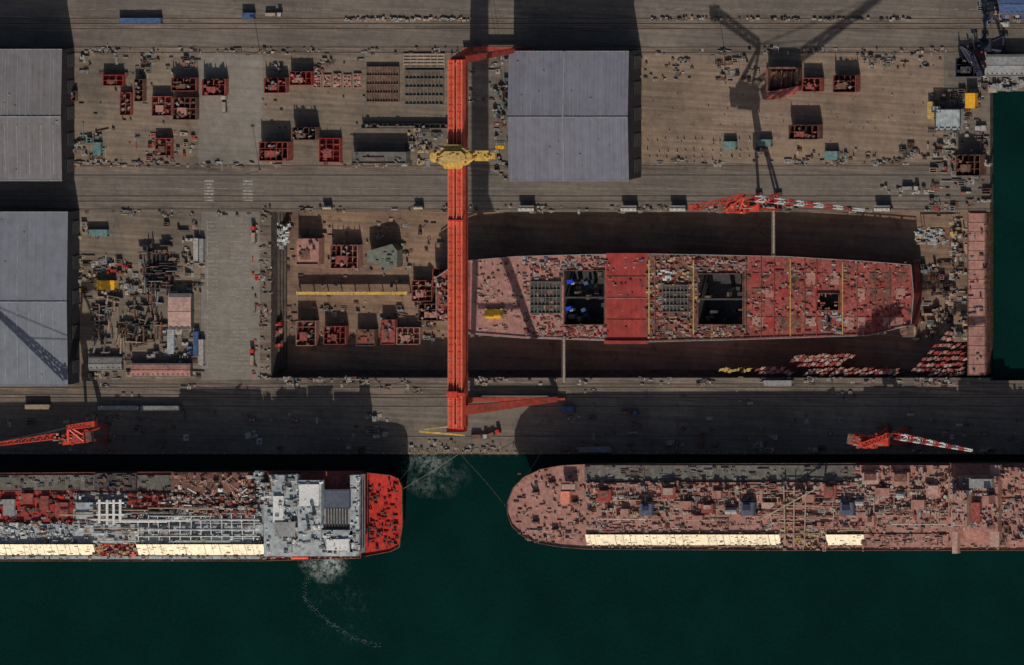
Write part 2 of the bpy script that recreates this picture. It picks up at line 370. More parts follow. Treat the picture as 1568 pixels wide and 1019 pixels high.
def grating(u0,u1,v0,v1,m,n=14,z=0,h=2.2,m2=None):
    b=B('grating_stack'); x0,y0,_=W(u0,v1,z+h);x1,y1,_=W(u1,v0,z+h); b.box(x0,x1,y0,y1,z,z+h*.5,m2 or M_dgrey)
    for i in range(n+1): x=x0+(x1-x0)*i/n; b.box(x-.25,x+.25,y0,y1,z+h*.5,z+h*U(.8,1),m)
    for i in range(5): y=y0+(y1-y0)*i/4; b.box(x0-.2,x1+.2,y-.25,y+.25,z+h*.5,z+h*1.05,m)
    b.done()
grating(561,610,103,156,M_brown,12,h=1.6,m2=M_rust); grating(620,678,108,160,M_olive,10,h=1.6,m2=M_brown); grating(618,680,83,103,M_tan,6,h=.8,m2=M_tan)
hull_block(538,621,233,251,6.5,M_olive,M_brown,name='steel_section',solid=True)
hull_block(553,690,190,197,3,M_dgrey,M_olive,name='steel_girder_stack')
# ---------------------------------------------------------------- yard clutter
b=B('steel_parts_stockpile')
scatter(b,102,300,88,120,70,P_yard,.8,3.2,0,.3,1.6,clump=.6)
scatter(b,112,165,200,250,34,P_yard,1,4,0,.4,2.4,clump=.5); scatter(b,195,300,200,245,34,P_red+[M_grey,M_tan],.8,3,0,.3,1.6,clump=.5)
scatter(b,102,300,130,200,30,P_dull,.5,2,0,.3,1.2,clump=.5); scatter(b,402,560,90,112,34,P_yard,.8,3,0,.3,1.5,clump=.6)
scatter(b,620,690,198,250,60,P_dull+[M_tan,M_cw,M_yel2],.8,4,0,.4,2,clump=.4); scatter(b,400,560,140,215,18,P_dull,.5,2,0,.2,1)
scatter(b,755,777,85,275,80,P_yard+[M_lg2,M_cw],.8,3.2,0,.4,2.4,clump=.5); scatter(b,715,755,90,160,16,P_dull,.8,2.5,0,.3,1)
b.done()
b=B('fence_line_materials')
for (u0,u1,v0,v1,n) in((105,700,74,83,120),(100,690,249,256,85),(975,1500,74,83,110),(975,1440,245,253,80),(112,312,247,255,40),
   (400,1500,317,325,230),(100,415,323,332,60),(400,1500,579,589,260),(105,700,590,610,36),(860,1500,597,620,26)):
    scatter(b,u0,u1,v0,v1,n,P_line,.5,2.2,0,.3,1.3,clump=.75)
for k in range(60): item(b,525+U(0,200),30+U(-2,2),U(.8,2.4),U(.8,1.4),0,1,[M_tan,M_pinkl,M_cw],'box')
for k in range(75): item(b,990+U(0,408),30+U(-1.5,1.5),U(.8,2.4),U(.8,1.4),0,1,[M_tan,M_brown,M_cw],'box')
b.done()
b=B('east_yard_materials')
scatter(b,972,1060,88,125,44,P_dull+[M_tan,M_tan],.6,2.2,0,.3,1.2,clump=.5); scatter(b,1100,1160,88,125,34,P_dull,1,4,0,.3,1.8,clump=.5); scatter(b,1310,1440,84,105,44,P_dull,.8,3,0,.3,1.5,clump=.6)
scatter(b,1150,1350,228,252,40,P_yard,.8,3,0,.3,1.6,clump=.6); scatter(b,1425,1512,130,320,170,P_line+[M_rust,M_red],.8,4.2,0,.4,2.6,clump=.5); scatter(b,1380,1460,220,250,44,P_line+[M_cw],.8,3,0,.3,2,clump=.4)
scatter(b,1350,1430,283,300,20,P_line+[M_cw],1,3,0,.3,1.5); scatter(b,1500,1568,78,138,70,[M_lg2,M_cw,M_grey,M_tan],1.5,5,0,1,4)
scatter(b,1500,1575,0,40,44,[M_blue,M_lg2,M_grey,M_pinkl,M_cw],1.5,5,0,1,4)
b.done()
b=B('southwest_yard_materials')
scatter(b,112,150,338,365,18,P_line,1,3); scatter(b,112,150,390,480,60,P_line+[M_yel2,M_yel2,M_grey],.8,3.2,0,.3,2,clump=.5); scatter(b,150,235,400,450,90,P_dull+[M_cw,M_lg2,M_grey],.8,3.6,0,.4,2.6,clump=.4)
scatter(b,250,312,340,450,60,P_line,1,3.6,0,.4,2.4,clump=.5); scatter(b,112,312,540,580,80,P_line,1,4,0,.4,2.4,clump=.5); scatter(b,250,312,505,550,34,P_line+[M_cw,M_blue],1,4,0,.4,2)
scatter(b,160,200,404,422,14,[M_redb,M_red],1.5,3)
scatter(b,386,395,340,575,26,[M_redb,M_pink,M_cw,M_dgrey,M_brown],.7,1.8,0,.3,1); scatter(b,399,414,330,580,80,P_line+[M_pinkl],.6,2,0,.3,1.2,clump=.5)
b.done()
b=B('steel_rack_stack')
for k in range(60):
    cu=U(220,262);cv=U(376,450); x,y,_=W(cu,cv,3); a=random.choice([0,math.pi/2]); b.rb(x,y,U(3,9),.5,a,U(0,2),U(2.2,4.5),random.choice([M_dgrey,M_dgrey,M_grey,M_rust]))
for k in range(130):
    x,y,_=W(U(142,250),U(452,530)); a=random.choice([math.pi/2+U(-.12,.12),math.pi/2+U(-.3,.3),U(-.3,.2)]); b.rb(x,y,U(3,10),U(.35,.8),a,U(0,1),U(1,2.8),random.choice([M_brown,M_grey,M_rust,M_olive,M_dgrey,M_tan]))
b.done()
def container(u0,u1,v0,v1,h,m,name='shipping_container'):
    b=B(name); x0,y0,_=W(u0,v1,h);x1,y1,_=W(u1,v0,h); b.box(x0,x1,y0,y1,.15,h,m)
    along=(x1-x0)>(y1-y0); n=int(max(x1-x0,y1-y0)/1.1)
    for i in range(n):
        if along: x=x0+(i+.5)*(x1-x0)/n; b.box(x-.18,x+.18,y0-.06,y1+.06,.2,h+.06,m)
        else: y=y0+(i+.5)*(y1-y0)/n; b.box(x0-.06,x1+.06,y-.18,y+.18,.2,h+.06,m)
    for sx in(x0,x1):
        for sy in(y0,y1): b.box(sx-.15,sx+.15,sy-.15,sy+.15,0,h+.12,M_dgrey)
    b.done()
for q in [(296,303,365,400,2.8,M_cw),(305,311,366,402,2.8,M_lg2),(256,266,505,542,2.8,M_lgrey),(296,303,508,545,2.8,M_blue),(304,311,520,560,2.8,M_cw),
          (148,175,430,444,3.5,M_yellow),(136,164,352,362,2.8,M_teal),(142,154,218,238,2.8,M_teal),(1107,1126,217,229,2.8,M_teal),(1262,1282,232,245,2.8,M_teal),(1160,1180,214,224,2.8,M_teal),
          (182,246,28,36,2.8,M_blue),(370,388,20,29,3,M_blue),(1478,1493,143,166,5,M_yellow),(1420,1430,156,182,3,M_yel2),(860,878,623,631,3,M_blue),
          (150,212,622,628,3,M_lg2),(215,275,622,630,3,M_grey),(38,75,620,627,3,M_tan),(885,935,685,693,3,M_lg2),(1170,1212,583,591,3,M_lg2)]: container(*q)
def hut(u0,u1,v0,v1,h,m,name='site_hut'):
    b=B(name); x0,y0,_=W(u0,v1,h);x1,y1,_=W(u1,v0,h); ym=(y0+y1)/2
    b.box(x0+.3,x1-.3,y0+.3,y1-.3,0,h-.4,M_hut)
    for ya,yb in((y0,ym),(y1,ym)): b.add([(x0,ya,h-.5),(x1,ya,h-.5),(x1,yb,h),(x0,yb,h)],[(0,1,2,3)],m)
    b.box(x0,x1,ym-.15,ym+.15,h,h+.15,m); n=max(2,int((x1-x0)/3))
    for i in range(n): x=x0+(i+.5)*(x1-x0)/n; b.box(x-.5,x+.5,y1-.3,y1-.22,1,2.2,M_glass); b.box(x-.4,x+.4,y0+1,y0+1.8,h-.5,h+.1,M_grey)
    b.box(x1-.3,x1-.2,ym-.6,ym+.6,0,2.1,M_dgrey); b.done()
hut(257,292,450,506,5,M_pinkl); hut(200,291,557,578,4.5,M_pink); hut(135,186,547,568,3.5,M_grey); hut(1508,1568,84,118,6,M_lg2,'office_building'); hut(1530,1600,-10,24,7,M_blue,'office_building')
for u_ in(805,962,1037,1350): hut(u_-12,u_+12,315,324,4,M_cw,'quay_cabin')
for u_ in(500,640,1180): hut(u_-7,u_+7,315,321,3,M_tan,'quay_cabin')
for q in((1427,1440,163,172,6),(1432,1470,168,200,7)):
    b=B('process_module'); b.pb(*q[:4],.5,q[4]-1,M_blue if q[1]<1441 else M_lgrey)
    x0,y0,_=W(q[0],q[3],q[4]);x1,y1,_=W(q[1],q[2],q[4])
    for i in range(4): xx=x0+(x1-x0)*(i+.5)/4; b.tube((xx,y0,q[4]-.7),(xx,y1,q[4]-.7),.6,M_lgrey,8)
    for xx in(x0,x1): b.beam((xx,y0,q[4]),(xx,y1,q[4]),.4,M_dgrey)
    for yy in(y0,y1): b.beam((x0,yy,q[4]),(x1,yy,q[4]),.4,M_dgrey)
    b.done()
hull_block(1463,1500,90,118,9,M_navy,M_dgrey,name='steel_section'); hull_block(1463,1500,238,270,9,M_rust,M_rust)
def truck(cu,cv,ang,m):
    b=B('flatbed_truck'); x,y,_=W(cu,cv); ca,sa=math.cos(ang),math.sin(ang)
    def L(a,bb,w,d_,z0,z1,mm): b.rb(x+a*ca-bb*sa,y+a*sa+bb*ca,w,d_,ang,z0,z1,mm)
    L(-1,0,8,2.4,1,1.4,M_dgrey); L(4.3,0,2.2,2.4,.5,3,m); L(5.2,0,.45,2.1,1.6,2.6,M_glass); L(-1.5,0,6,2,1.4,2.4,random.choice([M_rust,M_tan,M_grey]))
    for a in(-4,-2.8,4.2):
        for s_ in(-1.1,1.1): 
            px,py=x+a*ca-s_*sa,y+a*sa+s_*ca; b.tube((px+sa*.2,py-ca*.2,.5),(px-sa*.2,py+ca*.2,.5),.5,M_black,10)
    b.done()
for q in((420,22,0,M_cw),(345,160,1.57,M_cw),(1395,288,0,M_cw),(390,360,1.57,M_redb),(388,548,1.57,M_redb),(735,668,0,M_cw),(965,632,0,M_blue),(755,665,.4,M_redb)): truck(*q)
# ---------------------------------------------------------------- dock contents
for q in [(453,487,366,406,8.5),(505,547,376,412,7.5),(453,481,492,530,7),(495,528,500,528,5.5),(545,573,505,530,6),(583,604,490,528,5.5),(607,641,502,528,5)]:
    hull_block(q[0],q[1],q[2],q[3],q[4],random.choice([M_red,M_pink,M_rust]),random.choice([M_pink,M_rust,M_red]),z=DOCK,solid=R()<.4)
for q in [(630,660,430,462,6),(662,688,412,440,9),(640,688,466,492,7)]: hull_block(*q,random.choice([M_red,M_rust]),M_pink,z=DOCK)
b=B('stern_block'); z=DOCK
pts=[(562,385),(600,374),(608,384),(608,410),(590,413),(580,405),(562,402)]
lo=[W(p[0],p[1],z+8)[:2]+(z+.8,) for p in pts]; hi=[W(p[0],p[1],z+8) for p in pts]; b.loft([lo,hi],M_green,M_green)
for k in range(8): item(b,U(570,602),U(388,405),2,1.5,z+8,.6,[M_green,M_grey,M_olive])
for p in((570,395),(600,400)): x,y,_=W(*p,z+7); b.box(x-.5,x+.5,y-.5,y+.5,z,z+.8,M_brown)
b.done()
b=B('lifting_beam'); p=W(456,449,-9);q_=W(624,449,-9); b.beam(p,q_,1.8,M_gold,2.4)
for k in range(9): x=p[0]+(q_[0]-p[0])*k/8; b.box(x-.3,x+.3,p[1]-1.2,p[1]+1.2,-10.5,-7.7,M_yel2); b.box(x-.3,x+.3,p[1]-.3,p[1]+.3,DOCK,-10,M_dgrey)
b.done()
b=B('dock_floor_materials')
scatter(b,432,690,335,440,120,P_dull+[M_pink,M_rust],.6,3,DOCK,.3,1.8,clump=.5); scatter(b,432,690,458,525,110,P_dull+[M_pink,M_rust],.6,3,DOCK,.3,1.8,clump=.5)
scatter(b,1400,1480,400,520,120,P_dull+[M_pinkl,M_tan,M_pink],.8,4,DOCK,.5,4,clump=.4); scatter(b,423,441,335,380,50,[M_cw,M_lgrey,M_lg2,M_white],.8,2.5,DOCK+4,.5,2)
scatter(b,423,432,380,440,20,[M_yel2,M_tan],.8,2,DOCK); scatter(b,415,430,490,530,14,[M_redb,M_pink],1.5,3,DOCK+5,.5,3)
b.done()
b=B('keel_blocks')
for uu in range(700,1400,14):
    for vv in(420,450,480): x,y,_=W(uu,vv,DOCK+1.5); b.box(x-.8,x+.8,y-1,y+1,DOCK,DOCK+1.2,M_brown); b.box(x-.6,x+.6,y-.7,y+.7,DOCK+1.2,DOCK+1.5,M_tan)
b.done()
b=B('staging_trestles')
for (v,u0,u1,z) in((546,1218,1305,-3),(552,1214,1295,-2.7),(558,1225,1290,-2.3),(566,1160,1210,-1.8),(571,1165,1212,-1.5),(567,1240,1375,-1.7),(572,1235,1378,-1.3),(567,1105,1150,-1.6),(512,1450,1478,-5.6),(520,1445,1478,-5.2),(530,1432,1478,-4.6),(541,1425,1478,-3.9),(550,1415,1478,-3.2),(559,1408,1478,-2.5),(567,1400,1478,-1.9),(573,1425,1478,-1.4)):
    uu=u0
    while uu<u1:
        x,y,_=W(uu,v+U(-1.8,1.8),z); m_=M_yel2 if u1==1150 else random.choice([M_pink,M_red,M_pink,M_redm,M_pinkl])
        b.rb(x,y,U(1.5,3),U(1.2,2),U(.2,.8),z-.8,z,m_); b.beam((x-1,y,DOCK),(x,y,z-.8),.35,m_); b.beam((x+1.5,y+1,DOCK),(x,y,z-.8),.35,m_); b.beam((x-2,y-1,z-.4),(x+2,y+1,z-.4),.4,m_)
        uu+=U(5,9)
b.done()
for (u_,v0,v1) in((1185,322,396),(864,516,586)):
    b=B('gangway'); p=W(u_,v0,1.7);q_=W(u_,v1,1.7); b.beam(p,q_,1.5,M_tan,.3)
    for sx in(-.9,.9):
        b.beam((p[0]+sx,p[1],2.7),(q_[0]+sx,q_[1],2.7),.15,M_grey)
        for k in range(12): y=p[1]+(q_[1]-p[1])*k/11; b.beam((p[0]+sx,y,1.6),(p[0]+sx,y,2.7),.12,M_grey)
    b.done()
b=B('dock_gate'); x0,y0,_=W(1483,574);x1,y1,_=W(1511,327); b.box(x0,x1,y0,y1,-14,.6,M_rust); b.box(x0+.4,x1-.4,y0+.4,y1-.4,.6,.75,M_pink)
for k in range(18): y=y0+(y1-y0)*k/17; b.box(x0,x1,y-.2,y+.2,.6,.95,M_pink)
for x in(x0+.3,x1-.3): b.beam((x,y0,1.8),(x,y1,1.8),.25,M_rust)
scatter(b,1484,1510,330,570,26,[M_pink,M_rust,M_grey],.8,2,.8,.4,1.6)
b.done()
b=B('dockside_gate_platform'); x0,y0,_=W(1455,525);x1,y1,_=W(1482,326); b.box(x0,x1,y0,y1,DOCK,-4.6,M_floor)
x0,y0,_=W(1400,376);x1,y1,_=W(1452,349); b.box(x0,x1,y0,y1,-3.4,-3,M_rust)
for x in(x0,x1-.4):
    for y in(y0,y1-.4): b.box(x,x+.4,y,y+.4,DOCK,-3.4,M_rust)
b.done()
b=B('gate_side_materials'); scatter(b,1455,1480,325,520,110,P_line+[M_yel2,M_pinkl,M_pinkl,M_cw],.8,3.2,DOCK+9,.4,3,clump=.4); scatter(b,1400,1450,350,375,60,[M_cw,M_lgrey,M_grey,M_tan],.8,3,-3,.4,1.5); b.done()
# ---------------------------------------------------------------- ship in the dock
E=empty('ship_under_construction'); ZD=1.5
b=B('hull')
out=[(668,425),(690,410),(720,399),(790,393),(900,390),(1000,389),(1200,393),(1320,400),(1395,406),(1399,450),(1395,498),(1330,514),(1150,520),(990,524),(900,521),(800,518),(722,512),(690,497),(668,480)]
hi=[W(p[0],p[1],ZD) for p in out]; cy=W(0,455,ZD)[1]; cx=W(1030,0,ZD)[0]
mid_=[(x,y,-9) for x,y,z in hi]; lo=[(cx+(x-cx)*.985,cy+(y-cy)*.93,-12) for x,y,z in hi]
holds=[(865,926,415,497),(1070,1138,420,497),(1251,1285,450,475)]
b.loft([lo,mid_,hi],M_hullr); b.done(E)
b=B('deck')
def edge(u_,top):
    pts=[(668,425),(690,410),(720,399),(790,393),(900,390),(1000,389),(1200,393),(1320,400),(1395,406),(1399,450)] if top else [(668,480),(690,497),(722,512),(800,518),(900,521),(990,524),(1150,520),(1330,514),(1395,498),(1399,450)]
    for p,q in zip(pts,pts[1:]):
        if p[0]<=u_<=q[0]: return p[1]+(q[1]-p[1])*(u_-p[0])/(q[0]-p[0])
mats_=[(668,720,M_red),(720,800,M_pink),(800,928,M_pink),(928,990,M_redm),(990,1145,M_rust),(1145,1399,M_red)]
uc=sorted(set([668,690,720,722,790,800,865,900,926,928,990,1000,1070,1138,1145,1150,1200,1251,1285,1320,1330,1395,1399]))
for a0,a1 in zip(uc,uc[1:]):
    mm=[q[2] for q in mats_ if q[0]<=a0<q[1]][0]
    hh=[h for h in holds if h[0]<=a0 and a1<=h[1]]
    if hh:
        h=hh[0]; b.add([W(a0,edge(a0,1),ZD),W(a1,edge(a1,1),ZD),W(a1,h[2],ZD),W(a0,h[2],ZD)],[(0,1,2,3)],mm); b.add([W(a0,h[3],ZD),W(a1,h[3],ZD),W(a1,edge(a1,0),ZD),W(a0,edge(a0,0),ZD)],[(0,1,2,3)],mm)
    else: b.add([W(a0,edge(a0,1),ZD),W(a1,edge(a1,1),ZD),W(a1,edge(a1,0),ZD),W(a0,edge(a0,0),ZD)],[(0,1,2,3)],mm)
for (a0,a1,v0,v1) in holds:
    x0,y0,_=W(a0,v1,ZD);x1,y1,_=W(a1,v0,ZD); zb=-11 if a1-a0>40 else -4
    for q in((x0,y0,x1,y0),(x1,y0,x1,y1),(x1,y1,x0,y1),(x0,y1,x0,y0)): b.add([(q[0],q[1],zb),(q[2],q[3],zb),(q[2],q[3],ZD),(q[0],q[1],ZD)],[(0,1,2,3)],M_dgrey)
    b.add([(x0,y0,zb),(x1,y0,zb),(x1,y1,zb),(x0,y1,zb)],[(0,1,2,3)],M_dgrey)
    for q in((x0-.5,x0,y0-.5,y1+.5),(x1,x1+.5,y0-.5,y1+.5),(x0,x1,y0-.5,y0),(x0,x1,y1,y1+.5)): b.box(*q,ZD,ZD+1,M_rust)
    if zb<-5:
        b.box(x0,x1,(y0+y1)/2-.5,(y0+y1)/2+.5,ZD-2,ZD+.3,M_dgrey)
        for k in range(14): b.rb(U(x0+2,x1-2),U(y0+2,y1-2),U(1,4),U(1,3),0,U(-10,-5),U(-4,-.5),random.choice([M_dgrey,M_dgrey,M_navy,M_rust,M_brown]))
for (uu,vv) in((872,432),(870,473)): x,y,_=W(uu,vv,ZD); b.rb(x,y,3.6,2.4,.2,-3,1.2,mat('bright_blue_equipment',(.01,.06,.5),.3,.6)); b.rb(x+1.5,y-1,2,1.6,.2,-3,.5,M_lgrey)
for (uu,vv) in((897,434),(893,475)): x,y,_=W(uu,vv,-1); b.rb(x,y,2.6,2,.4,-4,-1,M_blue)
b.done(E)
b=B('deck_fittings')
scatter(b,728,800,402,507,110,[M_pink,M_rust,M_pinkl,M_tan,M_pink],.5,1.9,ZD,.2,.9)
scatter(b,670,712,425,490,90,[M_pink,M_red,M_rust,M_pinkl,M_dgrey],.8,3,ZD,.4,2.4)
scatter(b,802,862,396,515,210,P_deckC,.5,2.4,ZD,.2,1.2); scatter(b,864,928,394,413,60,P_deckC,.5,2.4,ZD,.2,1.2); scatter(b,864,928,500,518,70,P_deckC,.5,2.4,ZD,.2,1.2)
scatter(b,992,1069,394,518,310,P_deckC+[M_yel2,M_pinkl],.5,2.5,ZD,.2,1.3); scatter(b,1069,1142,396,417,80,P_deckC,.5,2.3,ZD,.2,1.3); scatter(b,1069,1142,500,517,80,P_deckC+[M_yel2],.5,2.4,ZD,.2,1.3)
scatter(b,802,1142,394,410,40,[M_cw,M_lgrey,M_blue],.5,1.8,ZD,.3,1.4,clump=.5); scatter(b,802,862,400,430,14,[M_cw,M_lgrey],.5,1.8,ZD,.3,1.4)
scatter(b,1145,1392,402,512,420,[M_red,M_pink,M_rust,M_redm,M_red,M_redm,M_pink],.5,2.2,ZD,.15,.9)
scatter(b,1145,1392,402,512,110,[M_cw,M_lgrey,M_pinkl,M_dgrey,M_pinkl,M_lg2],.4,1.5,ZD,.2,1.2,clump=.5)
for uu in range(1152,1392,20):   # block seams and larger plates
    for vv in(418,442,486):
        if not(1240<uu+8<1292 and vv==442): b.pb(uu,uu+U(10,17),vv,vv+U(12,20),ZD,ZD+U(.15,.4),random.choice([M_red,M_redm,M_pink,M_rust]))
scatter(b,1258,1300,480,512,22,[M_cw,M_lgrey,M_dgrey],1,2.6,ZD,.4,2); scatter(b,1010,1030,412,430,16,[M_white,M_lgrey],1,2.6,ZD,.4,2)
scatter(b,732,760,425,460,12,[M_pinkl,M_cw],1,2.2,ZD,.3,1.2)
for uu in(1165,1185,1210,1232,1250,1290,1312,1340,1362):
    x,y0,_=W(uu,edge(uu,0)-3,ZD+1);y1=W(uu,edge(uu,1)+3,ZD+1)[1]
    b.beam((x,y0,ZD+.6),(x,y1,ZD+.6),.45,M_yel2 if uu in(1210,1290) else random.choice([M_tan,M_rust,M_redm]),.8)
for uu in(994,1003,1062,1142): x,y0,_=W(uu,512,ZD+1);y1=W(uu,398,ZD+1)[1]; b.beam((x,y0,ZD+.8),(x,y1,ZD+.8),.6,random.choice([M_yel2,M_rust]),1)
x0,y0,_=W(929,523,ZD+.3);x1,y1,_=W(989,391,ZD+.3)
for k in range(1,8): x=x0+(x1-x0)*k/8; b.box(x-.12,x+.12,y0,y1,ZD,ZD+.2,M_redm)
for k in (.25,.5,.75): y=y0+(y1-y0)*k; b.box(x0,x1,y-.2,y+.2,ZD,ZD+.3,M_pink if k==.5 else M_rust)
b.pb(928,991,388,391,ZD,ZD+1.2,M_redm); b.pb(925,992,522,527,ZD,ZD+1.2,M_redm); scatter(b,930,990,400,515,24,[M_redm,M_pink,M_rust],.5,1.4,ZD,.2,.8)
for p,q in zip(out,out[1:]+out[:1]): b.beam(W(p[0],p[1],ZD+.9),W(q[0],q[1],ZD+.9),.35,M_lg2,.5)
b.done(E)
grating(812,858,432,480,M_olive,8,z=ZD,h=1.4); grating(1014,1053,437,478,M_olive,7,z=ZD,h=1.4)
b=B('yellow_equipment_skid'); b.pb(742,769,474,488,ZD,ZD+2,M_yellow); b.pb(745,756,476,486,ZD+2,ZD+2.4,M_yellow)
for k in(742,766): b.pb(k,k+3,473,489,ZD+.3,ZD+2.3,M_gold)
b.done()
# ---------------------------------------------------------------- afloat ships
def ship(E,out,z,shiftfun,topm,name='hull'):
    b=B(name); hi=[W(p[0],p[1],z) for p in out]
    l1=[(shiftfun(x,y,.5)[0],shiftfun(x,y,.5)[1],z*.45) for x,y,_ in hi]; l0=[(shiftfun(x,y,1)[0],shiftfun(x,y,1)[1],ZW-3) for x,y,_ in hi]
    b.loft([l0,l1,hi],M_hullb,topm)
    hb=[(x,y,z+1) for x,y,_ in hi]
    for p,q in zip(hb,hb[1:]+hb[:1]): b.beam((p[0],p[1],z+.5),(q[0],q[1],z+.5),.35,M_rust,1)
    b.done(E)
ZA=22.5; ZS=16.5
EA=empty('production_ship')
cyA=W(0,790,ZA)[1]; cyS=W(0,787,ZS)[1]
outA=[(-300,727),(100,724),(400,722),(553,722),(553,855),(400,859),(-300,859)]
ship(EA,outA,ZA,lambda x,y,k:(x,cyA+(y-cyA)*(1-.05*k)),M_red)
outS=[(538,724),(560,724),(598,728),(611,733),(616,745),(617,800),(612,838),(598,845),(560,852),(538,855)]
xs=W(590,0,ZS)[0]
ship(EA,outS,ZS,lambda x,y,k:(x-(9*k if x>xs else 0),cyS+(y-cyS)*(1-.06*k)),M_redb,'aft_hull')
def zones(E,name,lst):
    b=B(name)
    for (a0,a1,v0,v1,z0,z1,m) in lst: b.pb(a0,a1,v0,v1,z0,z1,m)
    b.done(E)
zones(EA,'deck_areas',[(-200,262,728,751,ZA,ZA+1,M_olive),(-200,112,752,800,ZA,ZA+.4,M_redm),(112,404,755,832,ZA,ZA+.6,M_lg2),(262,384,724,754,ZA,ZA+5.5,M_rust),
   (-200,403,803,832,ZA+.6,ZA+1.2,M_lgrey),(145,208,725,751,ZA+1,ZA+3,M_dgrey),(196,250,757,780,ZA+.6,ZA+1.4,M_redm),(116,142,770,795,ZA+.6,ZA+4,M_lgrey),(-200,408,852,857,ZA+.1,ZA+.5,M_lgrey)])
b=B('sloped_side_trunk')
def trunk(b,u0,u1,v0,v1,z,m,h=3):
    x0,y1,_=W(u0,v0,z+h);x1=W(u1,v0,z+h)[0]; y0=W(0,v1,z)[1]
    b.add([(x0,y0,z),(x1,y0,z),(x1,y1,z+h),(x0,y1,z+h)],[(0,1,2,3)],m); b.add([(x0,y1,z+h),(x1,y1,z+h),(x1,y1-.0,z),(x0,y1,z)],[(0,1,2,3)],m)
    for x in(x0,x1): b.add([(x,y0,z),(x,y1,z),(x,y1,z+h)],[(0,1,2)],m)
    n=int((x1-x0)/4)
    for i in range(n): x=x0+(i+.5+U(-.2,.2))*(x1-x0)/n; b.beam((x,y0,z+.1),(x,y1,z+h+.1),U(.15,.35),random.choice([M_tan,M_cream,M_cw]))
    for i in range(n*2): x=U(x0,x1-2); k=U(.1,.9); yy=y0+(y1-y0)*k; b.rb(x,yy,U(.5,2.5),U(.2,.6),0,z+h*k-.2,z+h*k+.3,random.choice([M_tan,M_cream,M_cream,M_cw]))
trunk(b,-200,142,834,851,ZA,M_cream,4); trunk(b,208,409,834,851,ZA,M_cream,4); b.done(EA)
b=B('deck_equipment')
scatter(b,-10,112,752,800,120,[M_redm,M_red,M_redb,M_redm,M_lg2,M_cw,M_dgrey,M_rust,M_pinkl],.8,3.4,ZA+.4,.3,2)
for q in((5,22,765,790),(62,74,760,782),(84,104,770,792),(32,50,756,772)): b.pb(*q,ZA+.4,ZA+3,random.choice([M_redm,M_pinkl,M_lg2,M_red]))
scatter(b,-20,262,730,750,60,[M_olive,M_grey,M_brown,M_dgrey],.8,3,ZA+1,.3,1)
scatter(b,262,388,727,790,420,[M_pinkl,M_rust,M_tan,M_cw,M_pink,M_pink,M_grey,M_red,M_white,M_pinkl],.7,2.9,ZA+3,.5,4)
scatter(b,112,402,755,832,520,P_shipA,.7,3.2,ZA+.6,.3,2.8); scatter(b,-20,112,800,832,200,P_shipA+[M_pinkl,M_white],.7,2.6,ZA+1,.4,2)
scatter(b,195,262,755,800,60,[M_red,M_rust,M_pink,M_redm],.8,2.6,ZA+1.4,.4,2.4)
scatter(b,142,208,834,852,80,[M_orangel,M_tan,M_rust,M_yel2,M_cw,M_redb],.7,2.3,ZA,.4,2.4); scatter(b,0,550,851,857,110,[M_grey,M_lg2,M_rust,M_tan],.5,1.8,ZA+.4,.3,.8)
scatter(b,385,404,724,755,30,P_shipA,.8,3,ZA,.5,4); scatter(b,145,205,726,750,40,[M_rust,M_brown,M_dgrey],.8,3,ZA+3,.4,1.6)
scatter(b,564,608,733,840,110,[M_redb,M_redm,M_redb,M_rust,M_dgrey,M_redm],.5,2,ZS+.2,.3,1.6)
b.done(EA)
b=B('pipe_rack')
for k in range(40):
    v=U(758,830); u0=U(90,330); zz=U(ZA+3,ZA+6); p=W(u0,v,zz); q_=W(min(400,u0+U(20,110)),v,zz); b.tube(p,q_,U(.2,.45),random.choice([M_white,M_lgrey,M_cw,M_tan]),6)
for uu in (152,164,174,184): b.tube(W(uu,762+U(0,4),ZA+7),W(uu,806-U(0,6),ZA+7),.8,M_white,8)
for v in(770,788): b.tube(W(148,v,ZA+6.4),W(190,v,ZA+6.4),.6,M_white,8)
for uu in range(212,400,16): b.beam(W(uu+U(-3,3),786+U(0,8),ZA+5),W(uu,828,ZA+5),.4,M_white)
for v in (797,812,822): b.beam(W(212,v,ZA+5.4),W(398,v,ZA+5.4),.45,M_white)
for k in range(16): uu=U(268,384);v=U(735,775); b.beam(W(uu,v,ZA+8),W(uu+U(-14,14),v+U(-10,10),ZA+8),.5,random.choice([M_tan,M_white,M_pinkl]))
b.done(EA)
b=B('superstructure')
for q in[(404,545,752,852,ZA,ZA+5,M_lgrey),(412,455,728,790,ZA+.1,ZA+6,M_lgrey),(456,492,736,835,ZA+5,ZA+9,M_lgrey),(458,488,742,775,ZA+9,ZA+10,M_white),(408,446,790,846,ZA+5,ZA+7,M_lgrey),
         (488,540,812,846,ZA+5,ZA+8,M_lgrey),(536,550,728,848,ZA+.05,ZA+8,M_lgrey),(496,536,779,812,ZA+5,ZA+6,M_lg2),(418,434,760,800,ZA+6,ZA+7.5,M_white),(420,452,800,822,ZA+7,ZA+8.2,M_lg2),(500,534,826,843,ZA+8,ZA+9,M_white)]: b.pb(*q)
b.pb(496,535,750,778,ZA+7,ZA+10,mat('helideck_slate',(.07,.085,.11),.2,.3)); b.pb(498,533,752,776,ZA+10,ZA+10.1,mat('helideck_slate2',(.085,.10,.13),.3,.5))
for k in range(8): b.pb(499+k*4.4,501+k*4.4,782,810,ZA+6,ZA+6.8,M_dgrey)
xe=W(550,0,ZA+8)[0]; ye=W(0,848,ZA+8)[1]
for zz in(ZS+2,ZA+2,ZA+5): b.box(xe,xe+.15,ye+3,ye+44,zz,zz+1,M_glass)
for q in((475,790,9,15,1.2),(468,812,9,14,.9),(432,740,6,14,.5)): x,y,_=W(q[0],q[1],ZA+q[3]); b.tube((x,y,ZA+q[2]),(x,y,ZA+q[3]),q[4],M_grey,10)
